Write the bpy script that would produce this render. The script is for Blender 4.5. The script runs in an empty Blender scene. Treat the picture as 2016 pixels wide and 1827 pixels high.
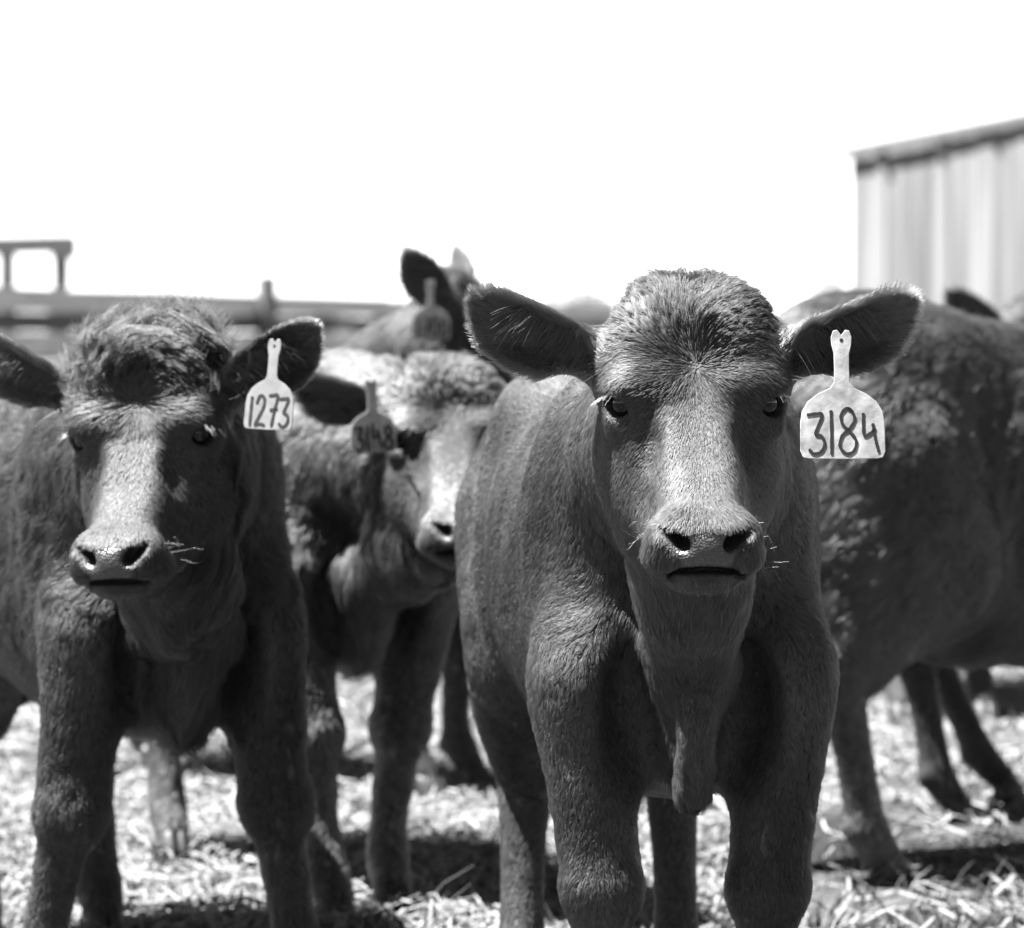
import bpy, math, random
import numpy as np
from mathutils import Vector, Matrix, Euler

random.seed(7)
rng = np.random.default_rng(7)
scene = bpy.context.scene
col = scene.collection
R = math.radians
F32 = np.float32

# ------------------------------------------------------------------ camera
CAM_H = 0.98
FPX = 7200.0                      # focal length in pixels of a 2016 px wide frame
cam = bpy.data.cameras.new('camera')
cam_ob = bpy.data.objects.new('camera', cam); col.objects.link(cam_ob)
cam.sensor_width = 36.0
cam.lens = FPX / 2016 * 36
cam.shift_y = -253.5 / 2016
cam_ob.location = (0, 0, CAM_H)
cam_ob.rotation_euler = (R(90), 0, 0)
cam.clip_start = 0.1; cam.clip_end = 3000
cam.dof.use_dof = True
cam.dof.focus_distance = 4.08
cam.dof.aperture_fstop = 6.5
scene.camera = cam_ob

def W(px, py, Y):
    return Vector(((px - 1008) / FPX * Y, Y, CAM_H - (py - 660) / FPX * Y))

# ------------------------------------------------------------------ light
SUN_TO = Vector((-0.40, -0.09, 0.91)).normalized()
world = bpy.data.worlds.new('World'); scene.world = world
world.use_nodes = True
nt = world.node_tree; nt.nodes.clear()
wo = nt.nodes.new('ShaderNodeOutputWorld'); bg = nt.nodes.new('ShaderNodeBackground')
sky = nt.nodes.new('ShaderNodeTexSky'); bw = nt.nodes.new('ShaderNodeRGBToBW')
sky.sky_type = 'NISHITA'; sky.sun_disc = False
sky.sun_elevation = math.asin(SUN_TO.z)
sky.sun_rotation = math.atan2(SUN_TO.x, SUN_TO.y)
sky.air_density = 0.25; sky.dust_density = 0.1
bg.inputs['Strength'].default_value = 0.05
# milky haze low over the horizon, thinning out with height
tc = nt.nodes.new('ShaderNodeTexCoord'); sx = nt.nodes.new('ShaderNodeSeparateXYZ')
mr = nt.nodes.new('ShaderNodeMapRange'); mr.inputs[1].default_value = 0.088; mr.inputs[2].default_value = 0.135
mr.inputs[3].default_value = 2.2; mr.inputs[4].default_value = 0.0; mr.interpolation_type = 'SMOOTHSTEP'
ad = nt.nodes.new('ShaderNodeMath'); ad.operation = 'ADD'
nt.links.new(tc.outputs['Generated'], sx.inputs[0]); nt.links.new(sx.outputs['Z'], mr.inputs[0])
nt.links.new(sky.outputs[0], bw.inputs[0]); nt.links.new(bw.outputs[0], ad.inputs[0]); nt.links.new(mr.outputs[0], ad.inputs[1])
nt.links.new(ad.outputs[0], bg.inputs[0]); nt.links.new(bg.outputs[0], wo.inputs[0])
sun = bpy.data.lights.new('sun', 'SUN'); sun.energy = 5.0; sun.angle = R(0.5); sun.color = (1, 1, 1)
sun_ob = bpy.data.objects.new('sun', sun); col.objects.link(sun_ob)
sun_ob.rotation_euler = SUN_TO.to_track_quat('Z', 'Y').to_euler()
vs = scene.view_settings
vs.view_transform = 'Standard'; vs.look = 'None'; vs.gamma = 1.0; vs.use_curve_mapping = False
vs.exposure = 3.3
scene.cycles.max_bounces = 6
scene.cycles.transparent_max_bounces = 8
scene.cycles_curves.shape = 'RIBBONS'
scene.cycles_curves.subdivisions = 2
HAIR = 1.0

# ------------------------------------------------------------------ object helpers
def tag(o, label=None, cat=None, group=None, kind=None):
    if label: o['label'] = label
    if cat: o['category'] = cat
    if group: o['group'] = group
    if kind: o['kind'] = kind
    return o

def empty(name, loc, rz=0.0):
    o = bpy.data.objects.new(name, None); col.objects.link(o)
    o.empty_display_size = 0.1
    o.location = loc; o.rotation_euler = (0, 0, rz)
    return o

def mesh_obj(name, verts, faces, mat, parent=None, smooth=False, attrs=None):
    me = bpy.data.meshes.new(name)
    verts = np.asarray(verts, F32)
    if isinstance(faces, np.ndarray) and faces.ndim == 2:
        n, k = faces.shape
        me.vertices.add(len(verts)); me.vertices.foreach_set('co', verts.ravel())
        me.loops.add(n * k); me.loops.foreach_set('vertex_index', faces.astype(np.int32).ravel())
        me.polygons.add(n); me.polygons.foreach_set('loop_start', np.arange(n, dtype=np.int32) * k)
        me.update(calc_edges=True); me.validate()
    else:
        me.from_pydata([tuple(map(float, v)) for v in verts], [], [tuple(int(i) for i in f) for f in faces])
    if smooth:
        me.polygons.foreach_set('use_smooth', np.ones(len(me.polygons), dtype=bool))
    for k, a in (attrs or {}).items():
        at = me.attributes.new(k, 'FLOAT', 'POINT'); at.data.foreach_set('value', np.asarray(a, F32))
    me.materials.append(mat)
    o = bpy.data.objects.new(name, me); col.objects.link(o)
    if parent: o.parent = parent
    return o

def curves_obj(name, P, radius, mat, parent=None, shade=None, hide=None):
    """P (n,k,3) strands, radius (k,) or (n,k)"""
    n, k, _ = P.shape
    hc = bpy.data.hair_curves.new(name)
    hc.add_curves([k] * n)
    hc.attributes['position'].data.foreach_set('vector', P.astype(F32).ravel())
    if 'radius' not in hc.attributes: hc.attributes.new('radius', 'FLOAT', 'POINT')
    hc.attributes['radius'].data.foreach_set('value', np.broadcast_to(radius, (n, k)).astype(F32).ravel())
    if shade is not None:
        hc.attributes.new('shade', 'FLOAT', 'CURVE').data.foreach_set('value', shade.astype(F32))
    if hide is not None:
        hc.attributes.new('hide', 'FLOAT_VECTOR', 'CURVE').data.foreach_set('vector', hide.astype(F32).ravel())
    hc.materials.append(mat)
    o = bpy.data.objects.new(name, hc); col.objects.link(o)
    if parent: o.parent = parent
    return o

class MB:
    """collects boxes and tubes into one mesh"""
    def __init__(s): s.v = []; s.f = []
    def box(s, c, size, rot=None):
        M = rot or Matrix.Identity(3); b = len(s.v)
        for x in (-.5, .5):
            for y in (-.5, .5):
                for z in (-.5, .5):
                    s.v.append(Vector(c) + M @ Vector((x * size[0], y * size[1], z * size[2])))
        for q in ((0, 1, 3, 2), (4, 6, 7, 5), (0, 4, 5, 1), (2, 3, 7, 6), (0, 2, 6, 4), (1, 5, 7, 3)):
            s.f.append(tuple(b + i for i in q))
    def tube(s, pts, rad, n=8):
        pts = [Vector(p) for p in pts]; b = len(s.v)
        for i, p in enumerate(pts):
            d = (pts[min(i + 1, len(pts) - 1)] - pts[max(i - 1, 0)]).normalized()
            a = d.cross(Vector((0.31, 0.9, 0.17))).normalized(); c = d.cross(a)
            for j in range(n):
                t = 2 * math.pi * j / n
                s.v.append(p + (a * math.cos(t) + c * math.sin(t)) * rad[i])
        for i in range(len(pts) - 1):
            for j in range(n):
                s.f.append((b + i * n + j, b + i * n + (j + 1) % n, b + (i + 1) * n + (j + 1) % n, b + (i + 1) * n + j))
        s.f.append(tuple(b + j for j in range(n))[::-1]); s.f.append(tuple(b + (len(pts) - 1) * n + j for j in range(n)))
    def prism(s, outline, y0, y1):
        """outline of (x,z) extruded in y, fan-free ngon caps"""
        b = len(s.v); n = len(outline)
        for y in (y0, y1):
            for (x, z) in outline: s.v.append(Vector((x, y, z)))
        s.f.append(tuple(range(b, b + n))); s.f.append(tuple(range(b + 2 * n - 1, b + n - 1, -1)))
        for i in range(n):
            j = (i + 1) % n
            s.f.append((b + j, b + i, b + n + i, b + n + j))
    def build(s, name, mat, parent=None, smooth=False):
        return mesh_obj(name, s.v, s.f, mat, parent, smooth)

# ------------------------------------------------------------------ materials
def new_mat(name):
    m = bpy.data.materials.new(name); m.use_nodes = True
    t = m.node_tree; t.nodes.clear()
    out = t.nodes.new('ShaderNodeOutputMaterial')
    return m, t, out

def grey_mat(name, g, rough=0.7, spec=0.3, noise=0.0, scale=20.0, stretch=(1, 1, 1), bump=0.0, detail=5.0, lo=None):
    m, t, out = new_mat(name)
    p = t.nodes.new('ShaderNodeBsdfPrincipled'); t.links.new(p.outputs[0], out.inputs[0])
    p.inputs['Roughness'].default_value = rough; p.inputs['Specular IOR Level'].default_value = spec
    p.inputs['Base Color'].default_value = (g, g, g, 1)
    if noise or bump:
        tc = t.nodes.new('ShaderNodeTexCoord'); mp = t.nodes.new('ShaderNodeMapping'); mp.inputs['Scale'].default_value = stretch
        nz = t.nodes.new('ShaderNodeTexNoise'); nz.inputs['Scale'].default_value = scale; nz.inputs['Detail'].default_value = detail
        t.links.new(tc.outputs['Object'], mp.inputs[0]); t.links.new(mp.outputs[0], nz.inputs[0])
        mr = t.nodes.new('ShaderNodeMapRange'); mr.inputs[1].default_value = .3; mr.inputs[2].default_value = .7
        mr.inputs[3].default_value = g * (1 - noise) if lo is None else lo; mr.inputs[4].default_value = g * (1 + noise)
        t.links.new(nz.outputs[0], mr.inputs[0]); t.links.new(mr.outputs[0], p.inputs['Base Color'])
        if bump:
            bp = t.nodes.new('ShaderNodeBump'); bp.inputs['Strength'].default_value = bump; bp.inputs['Distance'].default_value = 0.01
            t.links.new(nz.outputs[0], bp.inputs['Height']); t.links.new(bp.outputs[0], p.inputs['Normal'])
    return m

def skin_mat(name, g, pad=0.16):
    """short coat colour, with hairless nose leather where the attribute says so"""
    m, t, out = new_mat(name)
    p = t.nodes.new('ShaderNodeBsdfPrincipled'); t.links.new(p.outputs[0], out.inputs[0])
    at = t.nodes.new('ShaderNodeAttribute'); at.attribute_name = 'leather'
    tc = t.nodes.new('ShaderNodeTexCoord'); nz = t.nodes.new('ShaderNodeTexNoise'); nz.inputs['Scale'].default_value = 60; nz.inputs['Detail'].default_value = 6
    t.links.new(tc.outputs['Object'], nz.inputs[0])
    vo = t.nodes.new('ShaderNodeTexVoronoi'); vo.inputs['Scale'].default_value = 330
    t.links.new(tc.outputs['Object'], vo.inputs['Vector'])
    a = t.nodes.new('ShaderNodeMapRange'); a.inputs[3].default_value = g * .6; a.inputs[4].default_value = g * 1.4
    b = t.nodes.new('ShaderNodeMapRange'); b.inputs[3].default_value = pad * .7; b.inputs[4].default_value = pad * 1.3
    t.links.new(nz.outputs[0], a.inputs[0]); t.links.new(nz.outputs[0], b.inputs[0])
    mx = t.nodes.new('ShaderNodeMix'); mx.data_type = 'FLOAT'
    t.links.new(at.outputs['Fac'], mx.inputs[0]); t.links.new(a.outputs[0], mx.inputs[2]); t.links.new(b.outputs[0], mx.inputs[3])
    t.links.new(mx.outputs[0], p.inputs['Base Color'])
    rg = t.nodes.new('ShaderNodeMix'); rg.data_type = 'FLOAT'; rg.inputs[2].default_value = .75; rg.inputs[3].default_value = .30
    t.links.new(at.outputs['Fac'], rg.inputs[0]); t.links.new(rg.outputs[0], p.inputs['Roughness'])
    bp = t.nodes.new('ShaderNodeBump'); bp.inputs['Strength'].default_value = .5; bp.inputs['Distance'].default_value = .003
    t.links.new(vo.outputs['Distance'], bp.inputs['Height']); t.links.new(bp.outputs[0], p.inputs['Normal'])
    return m

def hair_mat(name, g, rough=0.35, sleek=0.65):
    """fibre shader blended with a lit-by-the-hide term, since a flat lying coat follows the hide's form"""
    m, t, out = new_mat(name)
    h = t.nodes.new('ShaderNodeBsdfHairPrincipled'); h.parametrization = 'COLOR'
    at = t.nodes.new('ShaderNodeAttribute'); at.attribute_name = 'shade'
    mu = t.nodes.new('ShaderNodeMath'); mu.operation = 'MULTIPLY'; mu.inputs[1].default_value = g
    t.links.new(at.outputs['Fac'], mu.inputs[0]); t.links.new(mu.outputs[0], h.inputs['Color'])
    h.inputs['Roughness'].default_value = rough; h.inputs['Radial Roughness'].default_value = .5
    if not sleek:
        t.links.new(h.outputs[0], out.inputs[0]); return m
    nv = t.nodes.new('ShaderNodeAttribute'); nv.attribute_name = 'hide'
    vt = t.nodes.new('ShaderNodeVectorTransform'); vt.vector_type = 'NORMAL'; vt.convert_from = 'OBJECT'; vt.convert_to = 'WORLD'
    t.links.new(nv.outputs['Vector'], vt.inputs[0])
    p = t.nodes.new('ShaderNodeBsdfPrincipled'); p.inputs['Roughness'].default_value = .55; p.inputs['Specular IOR Level'].default_value = .24
    t.links.new(vt.outputs[0], p.inputs['Normal']); t.links.new(mu.outputs[0], p.inputs['Base Color'])
    mx = t.nodes.new('ShaderNodeMixShader'); mx.inputs[0].default_value = sleek
    t.links.new(h.outputs[0], mx.inputs[1]); t.links.new(p.outputs[0], mx.inputs[2]); t.links.new(mx.outputs[0], out.inputs[0])
    return m

M_SKIN = skin_mat('coat_skin', 0.006, 0.026)
M_HAIR = hair_mat('coat_hair', 0.035, sleek=.80)
M_HAIR_LIGHT = hair_mat('lighter_coat_hair', 0.075, sleek=.80)
M_HAIR_WOOL = hair_mat('woolly_coat_hair', 0.042, sleek=.55)
M_HAIR_SHAG = hair_mat('shaggy_coat_hair', 0.026, sleek=.75)
M_WHISKER = hair_mat('whisker', 0.06, sleek=0)
M_HAIR_BROWN = hair_mat('paler_coat_hair', 0.046, sleek=.6)
M_HAIR_EAR = hair_mat('ear_fringe', 0.045, sleek=.35)
M_HAIR_PALE = hair_mat('pale_hair', 0.07, sleek=0)
M_EYE = grey_mat('eye_dark', 0.006, rough=0.08, spec=0.25)
M_HOOF = grey_mat('hoof_horn', 0.016, rough=0.5, noise=.4, scale=40)
M_TAG = grey_mat('tag_plastic', 0.25, rough=0.5, noise=.12, scale=38, bump=.15, lo=.10, detail=9.0)
M_TAG_OLD = grey_mat('tag_plastic_worn', 0.16, rough=0.6, noise=.3, scale=50)
M_TAG_GREY = grey_mat('tag_plastic_grey', 0.11, rough=0.5, noise=.2, scale=50)
M_INK = grey_mat('marker_ink', 0.005, rough=0.6)
M_PIN = grey_mat('tag_pin', 0.12, rough=0.5)

# ------------------------------------------------------------------ implicit surface kit
class Prim:
    def __init__(s, lo, hi, fn, tg): s.lo = np.array(lo, float); s.hi = np.array(hi, float); s.fn = fn; s.tag = tg

def local(P, c, A):
    dx, dy, dz = P[0] - F32(c[0]), P[1] - F32(c[1]), P[2] - F32(c[2])
    return [F32(a[0]) * dx + F32(a[1]) * dy + F32(a[2]) * dz for a in A]

I3 = np.eye(3)
def ellipsoid(c, r, A=I3, tg='trunk'):
    c = np.array(c, float); r = np.array(r, float); A = np.array(A, float)
    ext = np.sqrt(((A * r[:, None]) ** 2).sum(0))
    def fn(P):
        q = local(P, c, A)
        k0 = np.sqrt(sum((q[i] / F32(r[i])) ** 2 for i in range(3))) + F32(1e-6)
        k1 = np.sqrt(sum((q[i] / F32(r[i] ** 2)) ** 2 for i in range(3))) + F32(1e-6)
        return k0 * (k0 - 1) / k1
    return Prim(c - ext, c + ext, fn, tg)

def capsule(a, b, ra, rb, tg='trunk', sq=None):
    """tapered capsule; sq = (axis, factor): squeezed across that axis by the factor (>1 thinner)"""
    a = np.array(a, float); b = np.array(b, float); d = b - a; L2 = max((d * d).sum(), 1e-9)
    m = max(ra, rb)
    def fn(P):
        q = [P[i] - F32(a[i]) for i in range(3)]
        t = np.clip((q[0] * F32(d[0]) + q[1] * F32(d[1]) + q[2] * F32(d[2])) / F32(L2), 0, 1)
        e = [q[i] - t * F32(d[i]) for i in range(3)]
        n2 = e[0] ** 2 + e[1] ** 2 + e[2] ** 2
        if sq is not None:
            ax, f = sq
            pr = e[0] * F32(ax[0]) + e[1] * F32(ax[1]) + e[2] * F32(ax[2])
            n2 = n2 + pr ** 2 * F32(f * f - 1)
        return np.sqrt(n2) - (F32(ra) + t * F32(rb - ra))
    return Prim(np.minimum(a, b) - m, np.maximum(a, b) + m, fn, tg)

def chain(pts, rads, tg, sq=None):
    """smooth tapering tube through joints, one primitive"""
    pts = np.array(pts, float); rads = np.array(rads, float); n = len(pts)
    Q_, r_ = [], []
    for i in range(n - 1):
        p0, p1, p2, p3 = pts[max(i - 1, 0)], pts[i], pts[i + 1], pts[min(i + 2, n - 1)]
        q0, q1, q2, q3 = rads[max(i - 1, 0)], rads[i], rads[i + 1], rads[min(i + 2, n - 1)]
        for t in (0, .25, .5, .75):
            f = lambda a, b, c, d: .5 * (2 * b + (c - a) * t + (2 * a - 5 * b + 4 * c - d) * t * t + (3 * b - a - 3 * c + d) * t ** 3)
            Q_.append(f(p0, p1, p2, p3)); r_.append(f(q0, q1, q2, q3))
    Q_.append(pts[-1]); r_.append(rads[-1])
    cs = [capsule(Q_[i], Q_[i + 1], r_[i], r_[i + 1], tg, sq) for i in range(len(Q_) - 1)]
    def fn(P):
        d = None
        for c in cs:
            e = c.fn(P)
            d = e if d is None else np.minimum(d, e)
        return d
    return Prim(np.min([c.lo for c in cs], 0), np.max([c.hi for c in cs], 0), fn, tg)

def loft(c, A, tab, n=2.4, tg='trunk'):
    """rows of tab: t, half-width, top, bottom; axes A = (x, t, u)"""
    c = np.array(c, float); A = np.array(A, float); tab = np.array(tab, float)
    T, Wd, U1, U0 = tab.T
    cs = [c + A[0] * x + A[1] * t + A[2] * u for x in (-Wd.max(), Wd.max()) for t in (T[0], T[-1]) for u in (U0.min(), U1.max())]
    tt = np.linspace(T[0], T[-1], 200)
    def smooth(v):
        y = np.interp(tt, T, v)
        k = np.exp(-np.linspace(-2, 2, 21) ** 2); k /= k.sum()
        return np.convolve(np.pad(y, 10, mode='reflect', reflect_type='odd'), k, 'valid')
    W2, A1, A0 = smooth(Wd), smooth(U1), smooth(U0)
    def fn(P):
        x, t, u = local(P, c, A)
        tc = np.clip(t, T[0], T[-1])
        w = np.interp(tc, tt, W2).astype(F32); a = np.interp(tc, tt, A1).astype(F32); b = np.interp(tc, tt, A0).astype(F32)
        h = (a - b) / 2; u = u - (a + b) / 2
        q = (np.abs(x / w) ** n + np.abs(u / h) ** n + F32(1e-9)) ** (1.0 / n)
        d = (q - 1) * np.minimum(w, h)
        e = np.abs(t - tc)
        return np.sqrt(np.maximum(d, 0) ** 2 + e ** 2) + np.minimum(d, 0)
    return Prim(np.min(cs, 0), np.max(cs, 0), fn, tg)

def leaf(c, A, tab, th, tg):
    """ear: rows t, half-width, centre offset across, cup; axes A = (across, along, opening)"""
    c = np.array(c, float); A = np.array(A, float); tab = np.array(tab, float)
    T, Wd, X0, K = tab.T
    m = Wd.max() + np.abs(X0).max()
    cs = [c + A[0] * x + A[1] * t + A[2] * u for x in (-m, m) for t in (T[0], T[-1]) for u in (-.03, .04)]
    def fn(P):
        x, t, u = local(P, c, A)
        tc = np.clip(t, T[0], T[-1])
        w = np.interp(tc, T, Wd).astype(F32); x = x - np.interp(tc, T, X0).astype(F32); k = np.interp(tc, T, K).astype(F32) * np.where(x < 0, F32(1.35), F32(.85))
        xx = np.minimum(np.abs(x), w)
        uo = u - k * xx ** 2 + 0.008
        dx = np.maximum(np.abs(x) - w + F32(th), 0)
        return np.sqrt(dx ** 2 + (uo / np.sqrt(1 + (2 * k * xx) ** 2)) ** 2 + (t - tc) ** 2) - F32(th)
    return Prim(np.min(cs, 0), np.max(cs, 0), fn, tg)

class Field:
    def __init__(s, xs, ys, zs, margin=0.09):
        s.ax = [np.asarray(a, F32) for a in (xs, ys, zs)]
        s.V = np.full([len(a) for a in s.ax], 1.0, F32); s.m = margin; s.prims = []
    def _sub(s, p, m):
        sl = []
        for i in range(3):
            a = s.ax[i]; lo = np.searchsorted(a, p.lo[i] - m); hi = np.searchsorted(a, p.hi[i] + m)
            if hi - lo < 1: return None, None
            sl.append(slice(lo, hi))
        P = (s.ax[0][sl[0]][:, None, None], s.ax[1][sl[1]][None, :, None], s.ax[2][sl[2]][None, None, :])
        return tuple(sl), P
    def add(s, p, k=0.03):
        if isinstance(p, list):
            for q in p: s.add(q, k)
            return
        sl, P = s._sub(p, s.m)
        if sl is None: return
        a = s.V[sl]; b = p.fn(P)
        h = np.maximum(k - np.abs(a - b), 0) / F32(k)
        s.V[sl] = np.minimum(a, b) - h * h * F32(k * .25)
        s.prims.append(p)
    def cut(s, p, k=0.006):
        sl, P = s._sub(p, 0.02)
        if sl is None: return
        a = s.V[sl]; b = -p.fn(P)
        h = np.maximum(k - np.abs(a - b), 0) / F32(k)
        s.V[sl] = np.maximum(a, b) + h * h * F32(k * .25)
    def mesh(s):
        V = s.V; S = V < 0; nx, ny, nz = V.shape
        cnt = np.zeros((nx - 1, ny - 1, nz - 1), np.uint8)
        for i in (0, 1):
            for j in (0, 1):
                for k in (0, 1): cnt += S[i:nx - 1 + i, j:ny - 1 + j, k:nz - 1 + k]
        act = np.argwhere((cnt > 0) & (cnt < 8)); del cnt
        I, J, K = act.T
        idx = np.full((nx - 1, ny - 1, nz - 1), -1, np.int32); idx[I, J, K] = np.arange(len(act))
        acc = np.zeros((len(act), 3)); num = np.zeros(len(act))
        ax = s.ax
        corners = [(a, b, c) for a in (0, 1) for b in (0, 1) for c in (0, 1)]
        for ca in corners:
            for d in range(3):
                if ca[d]: continue
                cb = list(ca); cb[d] = 1
                va = V[I + ca[0], J + ca[1], K + ca[2]]; vb = V[I + cb[0], J + cb[1], K + cb[2]]
                ok = (va < 0) != (vb < 0)
                t = np.where(ok, va / np.where(ok, va - vb, 1), 0)
                pa = np.stack([ax[0][I + ca[0]], ax[1][J + ca[1]], ax[2][K + ca[2]]], 1)
                pb = np.stack([ax[0][I + cb[0]], ax[1][J + cb[1]], ax[2][K + cb[2]]], 1)
                acc += np.where(ok[:, None], pa + (pb - pa) * t[:, None], 0); num += ok
        verts = acc / num[:, None]
        quads = []
        for d in range(3):
            a = [slice(None)] * 3; b = [slice(None)] * 3
            a[d] = slice(0, -1); b[d] = slice(1, None)
            A, B = S[tuple(a)], S[tuple(b)]
            E = np.argwhere(A != B)
            o1, o2 = [(1, 2), (2, 0), (0, 1)][d]
            E = E[(E[:, o1] > 0) & (E[:, o2] > 0) & (E[:, o1] < V.shape[o1] - 1) & (E[:, o2] < V.shape[o2] - 1)]
            ins = A[E[:, 0], E[:, 1], E[:, 2]]
            def cell(u, v):
                q = E.copy(); q[:, o1] += u; q[:, o2] += v
                return idx[q[:, 0], q[:, 1], q[:, 2]]
            Q = np.stack([cell(-1, -1), cell(0, -1), cell(0, 0), cell(-1, 0)], 1)
            Q[~ins] = Q[~ins][:, ::-1]
            quads.append(Q)
        return verts, np.concatenate(quads)

def edges_of(Q):
    e = np.concatenate([Q[:, [0, 1]], Q[:, [1, 2]], Q[:, [2, 3]], Q[:, [3, 0]]])
    return e

def nsmooth(val, E, n, it, lam=0.5):
    v = np.array(val, float)
    two = v.ndim == 1
    if two: v = v[:, None]
    deg = np.maximum(np.bincount(E[:, 0], minlength=n) + np.bincount(E[:, 1], minlength=n), 1)[:, None]
    for _ in range(it):
        s = np.stack([np.bincount(E[:, 0], v[E[:, 1], c], n) + np.bincount(E[:, 1], v[E[:, 0], c], n) for c in range(v.shape[1])], 1)
        v = v * (1 - lam) + lam * s / deg
    return v[:, 0] if two else v

def vnormals(v, Q):
    fn = np.cross(v[Q[:, 2]] - v[Q[:, 0]], v[Q[:, 3]] - v[Q[:, 1]])
    n = np.stack([sum(np.bincount(Q[:, i], fn[:, c], len(v)) for i in range(4)) for c in range(3)], 1)
    return n / np.maximum(np.linalg.norm(n, axis=1, keepdims=True), 1e-12)

def unit(a): return a / np.maximum(np.linalg.norm(a, axis=-1, keepdims=True), 1e-9)

def _h3(i, j, k, c):
    h = (i * 374761393 + j * 668265263 + k * 2147483647 + c * 1274126177) & 0xffffffff
    h = ((h ^ (h >> 13)) * 1274126177) & 0xffffffff
    h = ((h ^ (h >> 16)) * 2246822519) & 0xffffffff
    return ((h ^ (h >> 15)) & 0xffff) / 32767.5 - 1.0

def vnoise(p, f, seed=0):
    """smooth lattice vector noise, -1..1"""
    q = np.asarray(p, float) * f + seed * 17.31 + 1000.0
    b = np.floor(q).astype(np.int64); t = q - b; t = t * t * (3 - 2 * t)
    out = np.zeros((len(q), 3))
    for a0 in (0, 1):
        for a1 in (0, 1):
            for a2 in (0, 1):
                w = (t[:, 0] if a0 else 1 - t[:, 0]) * (t[:, 1] if a1 else 1 - t[:, 1]) * (t[:, 2] if a2 else 1 - t[:, 2])
                for c in range(3):
                    out[:, c] += w * _h3(b[:, 0] + a0, b[:, 1] + a1, b[:, 2] + a2, c + seed * 3)
    return out

def axis_grid(lo, hi, segs):
    """segs: list of (from, to, step) fine zones; elsewhere coarse step segs[-1]"""
    zones, coarse = segs
    out = [lo]
    while out[-1] < hi:
        x = out[-1]; st = coarse
        for (a, b, s) in zones:
            if a <= x < b: st = min(st, s)
            elif a - 0.06 < x < a: st = min(st, s + (a - x) * .15)
            elif b <= x < b + .06: st = min(st, s + (x - b) * .15 + 1e-4)
        out.append(x + st)
    return np.array(out)

# ------------------------------------------------------------------ calf
HEAD_TAB = [  # t, half-width, top, bottom (t runs from poll to nose, u is the face's outward normal)
    (-.140, .026, -.004, -.06), (-.124, .046, .014, -.09), (-.095, .069, .028, -.12), (-.062, .084, .034, -.15), (-.03, .086, .029, -.165),
    (.01, .078, .016, -.168), (.05, .064, .007, -.160), (.09, .054, .001, -.145), (.13, .049, .0, -.122), (.165, .050, .001, -.098),
    (.19, .048, .0, -.08), (.205, .040, -.008, -.070), (.22, .026, -.024, -.056)]
EAR_TAB = [(0, .020, 0, 14), (.02, .028, 0, 13), (.05, .040, .003, 10), (.085, .046, .004, 8), (.115, .040, .002, 7), (.138, .027, -.003, 7), (.152, .010, -.006, 7)]
TRUNK = [(.02, .05, .72, .52), (.06, .09, .80, .47), (.10, .128, .87, .43), (.16, .155, .915, .41), (.26, .165, .925, .405), (.42, .185, .915, .41),
         (.58, .195, .92, .425), (.70, .185, .935, .46), (.80, .170, .94, .52), (.90, .135, .925, .60), (.97, .08, .88, .68)]
r2 = math.sqrt(.5)

def rotm(yaw, pitch, roll):
    return np.array((Matrix.Rotation(yaw, 3, 'Z') @ Matrix.Rotation(pitch, 3, 'X') @ Matrix.Rotation(roll, 3, 'Y')))

FRONT = [(.108, .055, .56), (.112, .055, .49), (.108, .05, .40), (.101, .045, .315), (.101, .05, .255), (.101, .055, .16), (.101, .045, .10), (.101, .015, .055)]
FRONT_R = [.076, .062, .050, .044, .033, .029, .034, .029]
HIND = [(.10, .80, .72), (.122, .70, .54), (.112, .82, .43), (.10, .925, .36), (.10, .91, .29), (.10, .885, .17), (.10, .87, .10), (.10, .84, .055)]
HIND_R = [.12, .085, .060, .043, .033, .030, .034, .029]

def hoof_mesh(foot):
    """two claws; foot = ground point under the pastern, toes towards -y"""
    V = []; Fc = []
    for sx in (-1, 1):
        prof = [(0.0, 1.0, 0), (.022, .93, .004), (.045, .80, .012), (.06, .66, .020)]
        rings = []
        for (z, k, back) in prof:
            ring = []
            for j in range(12):
                a = 2 * math.pi * j / 12
                x = math.cos(a); y = math.sin(a)
                rx = .019 * k; ry = (.042 if y < 0 else .026) * k
                ring.append((foot[0] + sx * .0185 * (.75 + .25 * k) + x * rx - (sx * .008 * max(-y, 0)), foot[1] - .018 + y * ry + back, z))
            rings.append(ring)
        b = len(V)
        for ring in rings: V += ring
        for i in range(3):
            for j in range(12):
                Fc.append((b + i * 12 + j, b + i * 12 + (j + 1) % 12, b + (i + 1) * 12 + (j + 1) % 12, b + (i + 1) * 12 + j))
        Fc.append(tuple(b + j for j in range(12))[::-1]); Fc.append(tuple(b + 36 + j for j in range(12)))
    return V, Fc

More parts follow.
